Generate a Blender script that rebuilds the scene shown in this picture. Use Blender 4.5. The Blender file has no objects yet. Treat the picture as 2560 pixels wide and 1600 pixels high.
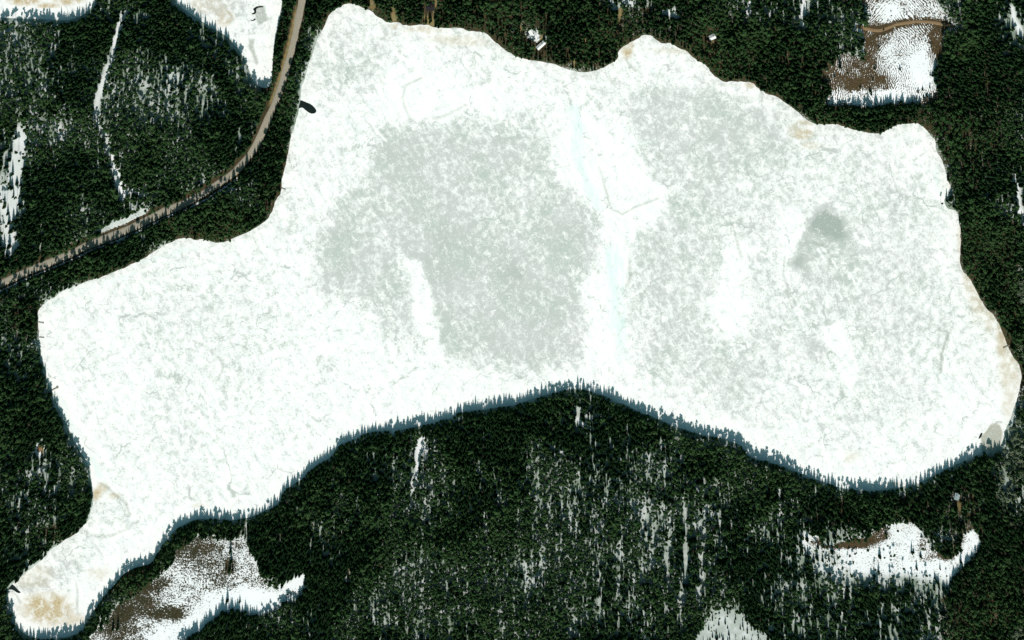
import bpy, math, random
import numpy as np
from mathutils import Vector

random.seed(7)
rng = np.random.default_rng(7)
R = math.radians
S = 0.5                                   # metres for one pixel of the 2560 x 1600 photograph
C = bpy.context.scene.collection
scene = bpy.context.scene

# ------------------------------------------------------------------ camera (survey camera looking straight down, shifted frame)
H, OFF = 3000.0, 800.0                    # height and how far north of the middle of the scene it stands
cam_d = bpy.data.cameras.new('camera')
cam = bpy.data.objects.new('camera', cam_d)
C.objects.link(cam)
cam.location = (0, OFF, H)
cam_d.sensor_width = 36.0
cam_d.lens = 36.0 * H / 1280.0
cam_d.shift_y = -OFF / 1280.0
cam_d.clip_start = 10.0
cam_d.clip_end = 30000.0
scene.camera = cam

# ------------------------------------------------------------------ sky, sun, exposure
SUN_EL = 43.0
w = bpy.data.worlds.new('World')
scene.world = w
w.use_nodes = True
nt = w.node_tree
bg = nt.nodes['Background']
sky = nt.nodes.new('ShaderNodeTexSky')
sky.sky_type = 'NISHITA'
sky.sun_disc = False
sky.sun_elevation = R(SUN_EL)
sky.sun_rotation = R(180.0)
wb = nt.nodes.new('ShaderNodeMix')              # one even white balance for the whole sky
wb.data_type = 'RGBA'
wb.blend_type = 'MULTIPLY'
wb.inputs[0].default_value = 1.0
wb.inputs[7].default_value = (.60, 1.05, .84, 1)
nt.links.new(sky.outputs[0], wb.inputs[6])
nt.links.new(wb.outputs[2], bg.inputs[0])
sky.ozone_density = 0.0
sky.dust_density = 1.5
bg.inputs[1].default_value = 0.085
sun_d = bpy.data.lights.new('sun', 'SUN')
sun_d.energy = 5.0
sun_d.angle = R(0.5)
sun_d.color = (1.0, 0.97, 0.92)
sun = bpy.data.objects.new('sun', sun_d)
C.objects.link(sun)
sun.rotation_euler = (R(90.0 - SUN_EL), 0, 0)   # light comes from the south (-y), shadows fall north
sun.location = (0, -400, 600)
scene.view_settings.view_transform = 'Standard'
scene.view_settings.look = 'None'
scene.view_settings.exposure = -0.15
scene.view_settings.gamma = 1.0
scene.render.engine = 'CYCLES'
scene.cycles.use_denoising = False
scene.cycles.max_bounces = 5
scene.cycles.diffuse_bounces = 3
scene.render.film_transparent = False


# ------------------------------------------------------------------ helpers
def P(px, py):
    return ((px - 1280.0) * S, (800.0 - py) * S)


def PL(l):
    return np.array([P(a, b) for a, b in l], float)


def sstep(x, a, b):
    t = np.clip((x - a) / (b - a), 0, 1)
    return t * t * (3 - 2 * t)


def seg_dist(X, Y, pts, closed=False):
    d = np.full(X.shape, 1e9)
    n = len(pts)
    for i in range(n if closed else n - 1):
        a, b = pts[i], pts[(i + 1) % n]
        ab = b - a
        L = max(float(ab @ ab), 1e-9)
        t = np.clip(((X - a[0]) * ab[0] + (Y - a[1]) * ab[1]) / L, 0, 1)
        dd = (X - a[0] - t * ab[0]) ** 2 + (Y - a[1] - t * ab[1]) ** 2
        np.minimum(d, dd, out=d)
    return np.sqrt(d)


def inside(X, Y, pts):
    r = np.zeros(X.shape, bool)
    n = len(pts)
    for i in range(n):
        (x0, y0), (x1, y1) = pts[i], pts[(i + 1) % n]
        if y0 == y1:
            continue
        c = ((y0 > Y) != (y1 > Y)) & (X < (x1 - x0) * (Y - y0) / (y1 - y0) + x0)
        r ^= c
    return r


def sdf(X, Y, pts):
    d = seg_dist(X, Y, pts, True)
    return np.where(inside(X, Y, pts), -d, d)          # negative inside


def vnoise(X, Y, scale, seed):
    r = np.random.default_rng(seed)
    T = r.random((256, 256))
    u, v = X / scale, Y / scale
    i, j = np.floor(u).astype(int), np.floor(v).astype(int)
    fu, fv = u - i, v - j
    fu, fv = fu * fu * (3 - 2 * fu), fv * fv * (3 - 2 * fv)
    a, b = T[i % 256, j % 256], T[(i + 1) % 256, j % 256]
    c, d = T[i % 256, (j + 1) % 256], T[(i + 1) % 256, (j + 1) % 256]
    return (a * (1 - fu) + b * fu) * (1 - fv) + (c * (1 - fu) + d * fu) * fv


def fbm(X, Y, scale, seed, octv=4):
    s, a, t = 0, 1.0, 0
    for k in range(octv):
        s = s + a * vnoise(X, Y, scale / 2 ** k, seed + k)
        t += a
        a *= 0.55
    return s / t


def smooth_poly(pts, n=1):
    for _ in range(n):
        q = []
        m = len(pts)
        for i in range(m):
            a, b = pts[i], pts[(i + 1) % m]
            q += [a * .75 + b * .25, a * .25 + b * .75]
        pts = np.array(q)
    return pts


def mesh_np(name, verts, faces, attrs=None, smooth=True):
    """verts (n,3), faces (m,k) arrays -> mesh"""
    me = bpy.data.meshes.new(name)
    verts = np.asarray(verts, np.float32)
    faces = np.asarray(faces, np.int32)
    k = faces.shape[1]
    me.vertices.add(len(verts))
    me.vertices.foreach_set('co', verts.ravel())
    me.loops.add(faces.size)
    me.loops.foreach_set('vertex_index', faces.ravel())
    me.polygons.add(len(faces))
    me.polygons.foreach_set('loop_start', np.arange(0, faces.size, k, dtype=np.int32))
    me.update(calc_edges=True)
    if smooth:
        me.polygons.foreach_set('use_smooth', np.ones(len(faces), bool))
    for an, arr in (attrs or {}).items():
        arr = np.asarray(arr, np.float32)
        if arr.ndim == 2:
            at = me.attributes.new(an, 'FLOAT_COLOR', 'POINT')
            at.data.foreach_set('color', arr.ravel())
        else:
            at = me.attributes.new(an, 'FLOAT', 'POINT')
            at.data.foreach_set('value', arr)
    me.update()
    return me


def link(name, me, mat=None, parent=None):
    o = bpy.data.objects.new(name, me)
    C.objects.link(o)
    if mat is not None and me is not None and not me.materials:
        me.materials.append(mat)
    if parent is not None:
        o.parent = parent
    return o


def tag(o, label=None, cat=None, group=None, kind=None):
    if label:
        o['label'] = label
    if cat:
        o['category'] = cat
    if group:
        o['group'] = group
    if kind:
        o['kind'] = kind
    return o


class MB:
    """collects polygons for one mesh"""
    def __init__(s):
        s.v, s.f = [], []

    def poly(s, pts):
        b = len(s.v)
        s.v += [tuple(p) for p in pts]
        s.f.append(tuple(range(b, b + len(pts))))

    def box(s, c, d, rz=0.0):
        cx, cy, cz = c
        hx, hy, hz = d[0] / 2, d[1] / 2, d[2] / 2
        cs, sn = math.cos(rz), math.sin(rz)
        b = len(s.v)
        for z in (-hz, hz):
            for x, y in ((-hx, -hy), (hx, -hy), (hx, hy), (-hx, hy)):
                s.v.append((cx + x * cs - y * sn, cy + x * sn + y * cs, cz + z))
        for q in ((0, 3, 2, 1), (4, 5, 6, 7), (0, 1, 5, 4), (1, 2, 6, 5), (2, 3, 7, 6), (3, 0, 4, 7)):
            s.f.append(tuple(b + i for i in q))

    def tube(s, a, b, r0, r1, n=6):
        a, b = Vector(a), Vector(b)
        d = (b - a).normalized()
        u = d.orthogonal().normalized()
        v = d.cross(u)
        k = len(s.v)
        for p, r in ((a, r0), (b, r1)):
            for i in range(n):
                t = 2 * math.pi * i / n
                s.v.append(tuple(p + u * math.cos(t) * r + v * math.sin(t) * r))
        for i in range(n):
            j = (i + 1) % n
            s.f.append((k + i, k + j, k + n + j, k + n + i))
        s.f.append(tuple(k + n + i for i in range(n)))

    def mesh(s, name, mat=None, smooth=False):
        me = bpy.data.meshes.new(name)
        me.from_pydata(s.v, [], s.f)
        me.update()
        if smooth:
            for p in me.polygons:
                p.use_smooth = True
        if mat:
            me.materials.append(mat)
        return me


# ------------------------------------------------------------------ node helpers
class NT:
    def __init__(s, name, rough=0.9, spec=0.15):
        s.m = bpy.data.materials.new(name)
        s.m.use_nodes = True
        s.t = s.m.node_tree
        s.b = s.t.nodes['Principled BSDF']
        s.b.inputs['Roughness'].default_value = rough
        s.b.inputs['Specular IOR Level'].default_value = spec

    def n(s, typ, **kw):
        nd = s.t.nodes.new(typ)
        for k, v in kw.items():
            setattr(nd, k, v)
        return nd

    def put(s, sock, v):
        if hasattr(v, 'links') or isinstance(v, bpy.types.NodeSocket):
            s.t.links.new(v, sock)
        else:
            sock.default_value = v

    def coord(s):
        return s.n('ShaderNodeTexCoord').outputs['Object']

    def mapping(s, vec, scale):
        m = s.n('ShaderNodeMapping')
        s.put(m.inputs['Vector'], vec)
        m.inputs['Scale'].default_value = scale
        return m.outputs[0]

    def noise(s, vec, scale, detail=3.0, rough=0.55, dist=0.0):
        nd = s.n('ShaderNodeTexNoise')
        s.put(nd.inputs['Vector'], vec)
        nd.inputs['Scale'].default_value = scale
        nd.inputs['Detail'].default_value = detail
        nd.inputs['Roughness'].default_value = rough
        nd.inputs['Distortion'].default_value = dist
        return nd.outputs[0]

    def math(s, op, a, b=0.0, c=0.0, clamp=False):
        nd = s.n('ShaderNodeMath', operation=op, use_clamp=clamp)
        s.put(nd.inputs[0], a)
        s.put(nd.inputs[1], b)
        s.put(nd.inputs[2], c)
        return nd.outputs[0]

    def ramp(s, v, a, b, lo=0.0, hi=1.0, interp='SMOOTHSTEP'):
        nd = s.n('ShaderNodeMapRange', interpolation_type=interp, clamp=True) if interp == 'LINEAR' else s.n('ShaderNodeMapRange', interpolation_type=interp)
        s.put(nd.inputs[0], v)
        s.put(nd.inputs[1], a)
        s.put(nd.inputs[2], b)
        s.put(nd.inputs[3], lo)
        s.put(nd.inputs[4], hi)
        return nd.outputs[0]

    def mix(s, f, a, b):
        nd = s.n('ShaderNodeMix', data_type='RGBA')
        s.put(nd.inputs[0], f)
        s.put(nd.inputs[6], a if not isinstance(a, tuple) else (*a, 1))
        s.put(nd.inputs[7], b if not isinstance(b, tuple) else (*b, 1))
        return nd.outputs[2]

    def attr(s, name):
        nd = s.n('ShaderNodeAttribute', attribute_name=name)
        sp = s.n('ShaderNodeSeparateColor')
        s.t.links.new(nd.outputs['Color'], sp.inputs[0])
        return sp.outputs[0], sp.outputs[1], sp.outputs[2], nd.outputs['Alpha'], nd.outputs['Fac']

    def color(s, v):
        s.put(s.b.inputs['Base Color'], v if not isinstance(v, tuple) else (*v, 1))

    def bump(s, h, dist, strength=0.6):
        nd = s.n('ShaderNodeBump')
        nd.inputs['Strength'].default_value = strength
        nd.inputs['Distance'].default_value = dist
        s.put(nd.inputs['Height'], h)
        s.t.links.new(nd.outputs[0], s.b.inputs['Normal'])


# ------------------------------------------------------------------ outlines read off the photograph (pixels)
LAKE_PX = [(716, 400), (722, 370), (731, 328), (744, 290), (750, 272), (750, 251), (752, 217), (764, 193), (772, 159), (791, 106), (812, 61),
    (825, 34), (846, 18), (865, 10), (891, 10), (907, 22), (926, 26), (942, 42), (971, 57), (997, 54), (1010, 66), (1063, 60), (1095, 72), (1143, 69),
    (1182, 80), (1217, 82), (1232, 99), (1275, 136), (1312, 148), (1359, 155), (1399, 165), (1428, 179), (1465, 181), (1500, 174), (1534, 156),
    (1545, 143), (1542, 130), (1568, 109), (1592, 100), (1608, 86), (1627, 88), (1637, 99), (1661, 109), (1674, 105), (1693, 117), (1714, 126),
    (1735, 144), (1769, 165), (1779, 186), (1806, 204), (1836, 204), (1881, 205), (1893, 221), (1920, 236), (1941, 240), (1965, 257), (1989, 276),
    (2013, 298), (2039, 311), (2092, 311), (2118, 319), (2158, 329), (2195, 335), (2216, 324), (2243, 312), (2277, 307), (2303, 311), (2319, 330),
    (2340, 355), (2337, 373), (2355, 396), (2362, 424), (2368, 448), (2380, 467), (2372, 487), (2359, 495), (2364, 516), (2375, 523), (2394, 526),
    (2400, 559), (2401, 625), (2400, 665), (2421, 696), (2440, 723), (2453, 755), (2477, 781), (2494, 800), (2505, 829), (2521, 869), (2547, 911),
    (2554, 938), (2550, 972), (2539, 1012), (2523, 1054), (2514, 1080), (2504, 1112), (2490, 1128), (2462, 1128), (2439, 1140), (2396, 1158),
    (2357, 1178), (2319, 1198), (2285, 1213), (2224, 1224), (2171, 1228), (2105, 1220), (2065, 1208), (2013, 1189), (1973, 1171), (1920, 1154),
    (1875, 1144), (1857, 1118), (1846, 1108), (1796, 1094), (1751, 1087), (1677, 1062), (1624, 1039), (1584, 1025), (1545, 1004), (1505, 988),
    (1486, 980), (1452, 972), (1407, 975), (1373, 985), (1333, 998), (1280, 1014), (1222, 1021), (1148, 1031), (1135, 1041), (1090, 1054), (1042, 1067),
    (984, 1077), (931, 1078), (905, 1088), (878, 1102), (846, 1113), (831, 1139), (799, 1159), (772, 1178), (754, 1197), (738, 1208), (709, 1227),
    (696, 1261), (640, 1289), (582, 1302), (534, 1297), (492, 1298), (463, 1311), (434, 1327), (413, 1353), (397, 1376), (378, 1412), (331, 1421),
    (299, 1446), (265, 1484), (251, 1502), (225, 1540), (208, 1572), (185, 1590), (159, 1596), (120, 1597), (80, 1594), (54, 1582), (36, 1546),
    (24, 1500), (16, 1478), (34, 1459), (66, 1432), (87, 1413), (119, 1384), (148, 1360), (180, 1341), (201, 1320), (224, 1298), (230, 1266), (234, 1248),
    (229, 1200), (222, 1162), (204, 1136), (183, 1096), (159, 1046), (130, 983), (106, 906), (99, 840), (94, 800), (95, 781), (106, 760), (138, 741),
    (169, 722), (225, 700), (272, 687), (333, 658), (381, 634), (423, 605), (471, 592), (489, 603), (503, 597), (553, 608), (577, 600), (609, 585), (640, 569),
    (680, 540), (690, 495), (704, 485), (705, 440)]
LAKE = smooth_poly(PL(LAKE_PX), 1)
POND = smooth_poly(PL([(-220, -120), (-220, 60), (-60, 52), (0, 44), (40, 46), (110, 48), (165, 52), (200, 42), (228, 22), (240, -10), (250, -120)]), 1)
BOG = smooth_poly(PL([(420, -120), (430, 0), (476, 36), (529, 68), (569, 92), (592, 118), (608, 140), (622, 172), (634, 208), (660, 222), (679, 214), (681, 160), (686, 106),
    (698, 53), (706, 0), (718, -120)]), 1)
ROAD_PX = [(800, -160), (772, -60), (757, 0), (743, 66), (731, 119), (721, 155), (709, 198), (693, 245), (671, 293), (652, 336), (634, 372), (611, 402), (585, 430), (550, 455), (503, 485),
    (450, 511), (413, 525), (384, 540), (331, 566), (278, 588), (217, 612), (185, 628), (151, 643), (116, 657), (79, 672), (48, 686), (0, 708), (-90, 745), (-220, 800)]
TRACK_PX = [(2140, 64), (2152, 67), (2175, 73), (2198, 75), (2220, 68), (2240, 60), (2265, 56), (2290, 53), (2325, 54), (2362, 61), (2385, 66)]
CLEAR_NE = PL([(2175, -60), (2150, 0), (2150, 40), (2149, 150), (2128, 140), (2100, 128), (2070, 150), (2048, 186), (2072, 225), (2056, 262), (2092, 268), (2158, 268), (2251, 258), (2341, 256), (2346, 185),
    (2359, 93), (2383, 53), (2350, 10), (2330, -60)])
CLEAR_SW = PL([(489, 1335), (608, 1336), (640, 1385), (648, 1404), (690, 1459), (709, 1457), (764, 1412), (768, 1440), (754, 1480), (693, 1519), (640, 1533), (577, 1519), (550, 1527),
    (503, 1570), (450, 1604), (440, 1660), (200, 1660), (212, 1600), (265, 1550), (290, 1515), (330, 1480), (372, 1452), (395, 1438), (420, 1415), (444, 1372)])
CLEAR_SE = PL([(2005, 1326), (2039, 1325), (2060, 1362), (2110, 1345), (2171, 1332), (2206, 1303), (2245, 1290), (2290, 1303), (2304, 1324), (2322, 1356), (2364, 1383), (2396, 1369),
    (2409, 1327), (2441, 1312), (2451, 1348), (2425, 1398), (2385, 1440), (2366, 1476), (2335, 1508), (2300, 1500), (2264, 1478), (2185, 1468), (2132, 1472), (2070, 1445), (2020, 1400), (1995, 1355)])
SNOWY_S = PL([(1722, 1640), (1725, 1600), (1752, 1556), (1785, 1507), (1822, 1510), (1849, 1528), (1875, 1552), (1925, 1574), (1945, 1640)])

# snow lanes cut through the forest: (half width in px, points)
LANES = [
    (6, [(318, 28), (310, 42), (300, 70), (288, 112), (282, 140), (272, 180), (262, 210)]),
    (8, [(262, 210), (252, 238), (247, 265), (250, 290)]),
    (5, [(250, 290), (262, 330), (274, 368), (286, 395), (297, 428)]),
    (9, [(297, 428), (303, 465), (305, 490)]), (5, [(305, 470), (330, 478), (362, 484)]),
    (17, [(50, 330), (45, 400), (40, 470), (28, 540), (24, 625)]), (14, [(5, 470), (20, 560), (40, 610)]),
    (7, [(95, 310), (110, 320)]), (6, [(140, 300), (158, 345)]),
    (9, [(1055, 1100), (1050, 1125)]), (5, [(1066, 1120), (1062, 1145)]), (5, [(1045, 1130), (1040, 1165), (1038, 1205)]),
    (4, [(1505, 1330), (1500, 1380), (1499, 1430), (1497, 1517)]), (5, [(1647, 1268), (1636, 1320), (1626, 1396)]),
    (4.5, [(1716, 1262), (1713, 1330), (1710, 1400), (1705, 1500)]), (4.5, [(1763, 1266), (1757, 1330), (1752, 1400), (1745, 1508)]),
    (4, [(1676, 1300), (1672, 1345), (1668, 1460)]), (5, [(1607, 1262), (1600, 1330)]), (4, [(1800, 1290), (1790, 1390)]),
    (4, [(1566, 1280), (1545, 1390)]), (4, [(1540, 1430), (1538, 1500)]), (4, [(1945, 1225), (1944, 1312)]), (4, [(2113, 1425), (2106, 1500), (2105, 1540)]),
    (5, [(1116, 1450), (1117, 1478)]), (4, [(1030, 1200), (1028, 1260)]), (3, [(930, 1340), (900, 1390), (870, 1420)]), (4, [(925, 1500), (940, 1590)]),
    (5, [(1440, 1045), (1460, 1060)]), (4, [(2330, 1500), (2316, 1600)]), (4, [(2350, 1510), (2345, 1600)]),
    (5, [(1560, 5), (1585, 12)]), (6, [(1660, 25), (1690, 38)]), (5, [(1875, 0), (1865, 30)]),
    (4, [(2008, 0), (2005, 60)]), (5, [(2540, 440), (2552, 560)]), (5, [(2530, 20), (2545, 90)]), (4, [(1530, -20), (1532, 20)]),
    (6, [(985, 1085), (1000, 1050)]), (4, [(1085, 1066), (1086, 1030)]),
]
LANES = [(h * S, PL(p)) for h, p in LANES]
# bare-ground strips without trees (yards, drives)
YARDS = [
    (8, [(926, 2), (936, 18)]), (8, [(986, 20), (988, 46)]), (11, [(1068, 42), (1078, 54)]), (5, [(1089, 5), (1092, 25), (1086, 45)]),
    (4, [(1380, 50), (1352, 90), (1338, 118)]), (5, [(1300, 60), (1302, 96)]), (4, [(1466, 60), (1464, 110)]), (5, [(1437, 140), (1438, 158)]),
    (7, [(2412, 1212), (2424, 1232)]), (6, [(2392, 1256), (2394, 1264)]), (5, [(2430, 1262), (2432, 1280)]), (4, [(868, 1420), (866, 1450)]),
    (5, [(100, 1112), (104, 1130)]), (5, [(1550, 22), (1552, 60)]), (4, [(1670, 60), (1668, 75)]), (4, [(1785, 105), (1786, 130)]), (6, [(2306, 1215), (2275, 1262)]),
]
YARDS = [(h * S, PL(p)) for h, p in YARDS]
# buildings: px, py, length m, width m, turn, roof kind
HOUSES = [
    ('dark', 1076, 16, 11.0, 10.0, 2, 'low building with a black roof beside the tan drive on the north shore'),
    ('snow', 1352, 112, 12.5, 5.5, 42, 'narrow cottage with a snowy roof set slantwise near the north shore'),
    ('snow', 1331, 80, 9.0, 7.5, -60, 'square cottage with a snowy roof behind the slanted one on the north shore'),
    ('snow', 1780, 91, 8.0, 6.5, 25, 'lone small cottage with a snowy roof in the wood north of the bay'),
    ('blue', 2390, 1237, 8.5, 6.0, 78, 'cabin with a pale blue grey metal roof in the yard south-east of the lake'),
    ('rust', 101, 1117, 8.0, 4.6, 70, 'small cabin with a rust brown roof in the wood west of the lake'),
]


def ell(X, Y, cx, cy, rx, ry, soft=0.45):
    x, y = P(cx, cy)
    d = np.sqrt(((X - x) / (rx * S)) ** 2 + ((Y - y) / (ry * S)) ** 2)
    return 1 - sstep(d, 1 - soft, 1 + soft)


# ------------------------------------------------------------------ fields on the ground grid
GX0, GX1, GY0, GY1, GD = -736.0, 736.0, -496.0, 496.0, 2.0
gx = np.arange(GX0, GX1 + .1, GD)
gy = np.arange(GY0, GY1 + .1, GD)
X, Y = np.meshgrid(gx, gy)                      # rows: y
WX = X + 12 * (fbm(X, Y, 26, 50, 5) - .5)
WY = Y + 12 * (fbm(X, Y, 26, 60, 5) - .5)
d_lake = sdf(X, Y, LAKE) + 3.6 * (fbm(X, Y, 11, 70, 3) - .5)
d_pond = sdf(X, Y, POND)
d_bog = sdf(X, Y, BOG)
d_water = np.minimum(np.minimum(d_lake, d_pond), d_bog)
ROAD = PL(ROAD_PX)


def spline(pts, step):
    out = []
    n = len(pts)
    for i in range(n - 1):
        p0, p1, p2, p3 = pts[max(i - 1, 0)], pts[i], pts[i + 1], pts[min(i + 2, n - 1)]
        m = max(2, int(np.linalg.norm(p2 - p1) / step))
        for k in range(m):
            t = k / m
            out.append(.5 * (2 * p1 + (p2 - p0) * t + (2 * p0 - 5 * p1 + 4 * p2 - p3) * t * t + (3 * p1 - p0 - 3 * p2 + p3) * t ** 3))
    out.append(pts[-1])
    return np.array(out)


ROAD_S = spline(ROAD, 6.0)
TRACK_S = spline(PL(TRACK_PX), 4.0)
d_road = seg_dist(X, Y, ROAD_S)
d_track = seg_dist(X, Y, TRACK_S)
m_ne = sdf(X + 26 * (fbm(X, Y, 34, 250, 5) - .5), Y + 14 * (fbm(X, Y, 26, 260, 5) - .5), CLEAR_NE)
m_sw = sdf(WX, WY, CLEAR_SW)
m_se = sdf(WX, WY, CLEAR_SE)
m_ss = sdf(WX, WY, SNOWY_S)
d_lane = np.full(X.shape, 1e9)
for h, p in LANES:
    np.minimum(d_lane, seg_dist(WX, WY, p) - h, out=d_lane)
d_yard = np.full(X.shape, 1e9)
for h, p in YARDS:
    np.minimum(d_yard, seg_dist(WX, WY, p) - h, out=d_yard)

# terrain height
rise = sstep(d_water, 0, 70)
Z = np.clip(d_water * 0.28, -1.5, 0.9) + rise * (1.0 + 6.0 * fbm(X, Y, 190, 11, 3)) + 0.5 * (fbm(X, Y, 24, 17, 2) - .5) * sstep(d_water, 2, 12)
Z = np.where(d_water < 0, np.minimum(Z, d_water * 0.28), Z)


def bil(F, x, y):
    u = np.clip((np.asarray(x, float) - GX0) / GD, 0, len(gx) - 1.001)
    v = np.clip((np.asarray(y, float) - GY0) / GD, 0, len(gy) - 1.001)
    i, j = u.astype(int), v.astype(int)
    fu, fv = u - i, v - j
    return (F[j, i] * (1 - fu) + F[j, i + 1] * fu) * (1 - fv) + (F[j + 1, i] * (1 - fu) + F[j + 1, i + 1] * fu) * fv


# snow cover of the ground, 0 bare .. 1 full
SN = np.full(X.shape, 0.92)
for cx, cy, rx, ry, v in [
        (1120, 20, 260, 70, .06), (1450, 80, 330, 100, .08), (1750, 130, 180, 110, .12), (1950, 170, 130, 110, .12), (2080, 220, 120, 80, .10),
        (2220, 300, 190, 40, .08), (2430, 260, 110, 230, .20), (2470, 620, 90, 180, .15), (2540, 850, 60, 150, .10), (2470, 1480, 130, 220, .12),
        (2200, 1275, 220, 40, .10), (2380, 1260, 110, 60, .30), (520, 560, 190, 50, .10), (250, 660, 230, 50, .12), (690, 200, 40, 220, .12),
        (690, 450, 45, 120, .10), (470, 1390, 60, 40, .15), (330, 1440, 90, 60, .15), (700, 1330, 90, 60, .35), (70, 790, 50, 60, .2), (170, 1330, 90, 30, .25),
        (1640, 40, 120, 50, .35), (830, 30, 60, 60, .1)]:
    e = ell(X, Y, cx, cy, rx, ry)
    SN = SN * (1 - e) + v * e
for cx, cy, rx, ry, v in [(1560, 8, 60, 14, .85), (1670, 30, 30, 16, .8), (2530, 60, 60, 90, .85), (1990, 30, 70, 40, .7), (2520, 480, 60, 60, .8), (1331, 82, 16, 14, .8), (1300, 70, 30, 20, .4), (1352, 96, 30, 10, .6), (100, 1010, 60, 60, .7)]:
    e = ell(X, Y, cx, cy, rx, ry)
    SN = SN * (1 - e) + v * e
SN = np.where(d_lane < 1.5, np.maximum(SN, .9), SN)
BR = 0.25 + 0.5 * fbm(X, Y, 40, 33)                       # how warm brown the bare ground is
# clearings
ne_snow = np.clip(.22 + .42 * ell(X, Y, 2265, 165, 85, 95, .35) + .25 * ell(X, Y, 2310, 170, 35, 50) + .36 * ell(X, Y, 2290, 20, 90, 40, .4) + .40 * ell(X, Y, 2150, 245, 110, 24, .4) + .3 * ell(X, Y, 2200, 30, 50, 30)
                  - .3 * ell(X, Y, 2170, 110, 30, 40) - .3 * ell(X, Y, 2215, 205, 22, 18) - .4 * ell(X, Y, 2340, 120, 22, 40) - .25 * ell(X, Y, 2130, 205, 40, 20) - .3 * ell(X, Y, 2190, 185, 26, 26), .04, .95)
f = sstep(-m_ne, -2, 4)
SN = SN * (1 - f) + ne_snow * f
BR = BR * (1 - f) + .85 * f
sw_snow = np.clip(.44 + .12 * ell(X, Y, 455, 1450, 60, 60) + .45 * ell(X, Y, 620, 1500, 110, 32) + .4 * ell(X, Y, 520, 1545, 60, 30) + .35 * ell(X, Y, 430, 1585, 60, 30) + .12 * ell(X, Y, 600, 1400, 40, 30)
                  - .32 * ell(X, Y, 425, 1530, 50, 15) - .22 * ell(X, Y, 470, 1370, 60, 40) - .25 * ell(X, Y, 330, 1500, 60, 40) - .25 * ell(X, Y, 380, 1455, 50, 20) + .5 * ell(X, Y, 735, 1445, 50, 25)
                  - .35 * ell(X, Y, 575, 1412, 16, 18) - .2 * ell(X, Y, 290, 1560, 40, 40), .03, .97)
f = sstep(-m_sw, -2, 4)
SN = SN * (1 - f) + sw_snow * f
BR = BR * (1 - f) + .38 * f
se_snow = np.clip(.74 - .85 * ell(X, Y, 2110, 1352, 75, 16) - .45 * ell(X, Y, 2195, 1330, 30, 20) - .25 * ell(X, Y, 2320, 1370, 40, 30) - .5 * ell(X, Y, 2365, 1380, 24, 16), .03, .95)
f = sstep(-m_se, -2, 4)
SN = SN * (1 - f) + se_snow * f
BR = BR * (1 - f) + .8 * f
f = sstep(-m_ss, -2, 4)
SN = SN * (1 - f) + .95 * f
f = 1 - sstep(d_yard, -2, 1.5)
SN = SN * (1 - f) + .06 * f
YD = f * np.clip(.25 + 1.1 * fbm(X, Y, 9, 77, 3), 0, 1)                                                     # dry grass of yards
# road verges: brown strip on the north-west side, snow bank strip on the south side
side = np.zeros(X.shape)
near = d_road < 22
nx_, ny_ = X[near], Y[near]
best = np.full(nx_.shape, 1e9)
sd = np.zeros(nx_.shape)
for i in range(len(ROAD_S) - 1):
    a, b = ROAD_S[i], ROAD_S[i + 1]
    ab = b - a
    t = np.clip(((nx_ - a[0]) * ab[0] + (ny_ - a[1]) * ab[1]) / (ab @ ab), 0, 1)
    qx, qy = nx_ - a[0] - t * ab[0], ny_ - a[1] - t * ab[1]
    dd = qx * qx + qy * qy
    m = dd < best
    best = np.where(m, dd, best)
    sd = np.where(m, np.sign(ab[0] * qy - ab[1] * qx), sd)
side[near] = sd * np.sqrt(best)                            # +: left of travel (travel is from north to south-west)
# travel goes north -> south-west, so left (+) = south-east / lake side
# flatten the terrain under the road
f = 1 - sstep(d_road, 5, 14)
Zs = Z.copy()
for _ in range(14):
    Zs[1:-1, 1:-1] = (Zs[1:-1, 1:-1] * 2 + Zs[:-2, 1:-1] + Zs[2:, 1:-1] + Zs[1:-1, :-2] + Zs[1:-1, 2:]) / 6
Z = Z * (1 - f) + Zs * f
f = (1 - sstep(d_road, 9, 12)) * 1.0
SN = SN * (1 - f) + .05 * f
BR = BR * (1 - f) + .6 * f
f = sstep(side, 7.0, 8.0) * (1 - sstep(side, 8.8, 10)) * sstep(-X, 330, 350)
SN = SN * (1 - f) + .72 * f
f = sstep(-side, 7, 8.5) * (1 - sstep(-side, 13, 15)) * ell(X, Y, 305, 552, 80, 45, .2)
SN = SN * (1 - f) + .8 * f
VG = f
f = (1 - sstep(np.abs(-side - 5.5), 1.0, 2.2)) * (side < 0) * ell(X, Y, 706, 130, 40, 220, .1)
YD = np.maximum(YD, f * .9)
f = (1 - sstep(d_track, 3, 7)) * sstep(-m_ne, -4, 4)
SN = SN * (1 - f) + .05 * f
# furrow phase for the clearings (metres across the furrows)
ax, ay = P(2232, 190)
fur = np.hypot((X - ax) * 1.25, (Y - ay)) + 3 * np.abs(X - ax) ** .8 * .5
bx, by = P(450, 1455)
fur2 = np.hypot(X - bx, (Y - by) * 1.2)
cx_, cy_ = P(2255, 1420)
fur3 = np.hypot(X - cx_, (Y - cy_) * 1.1)
fur = np.where(X > 0, np.where(Y > 0, fur, fur3), fur2)
FS = np.clip(sstep(-m_ne, 0, 6) + .40 * sstep(-m_sw, 0, 6) * ell(X, Y, 450, 1470, 120, 90), 0, 1)

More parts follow.
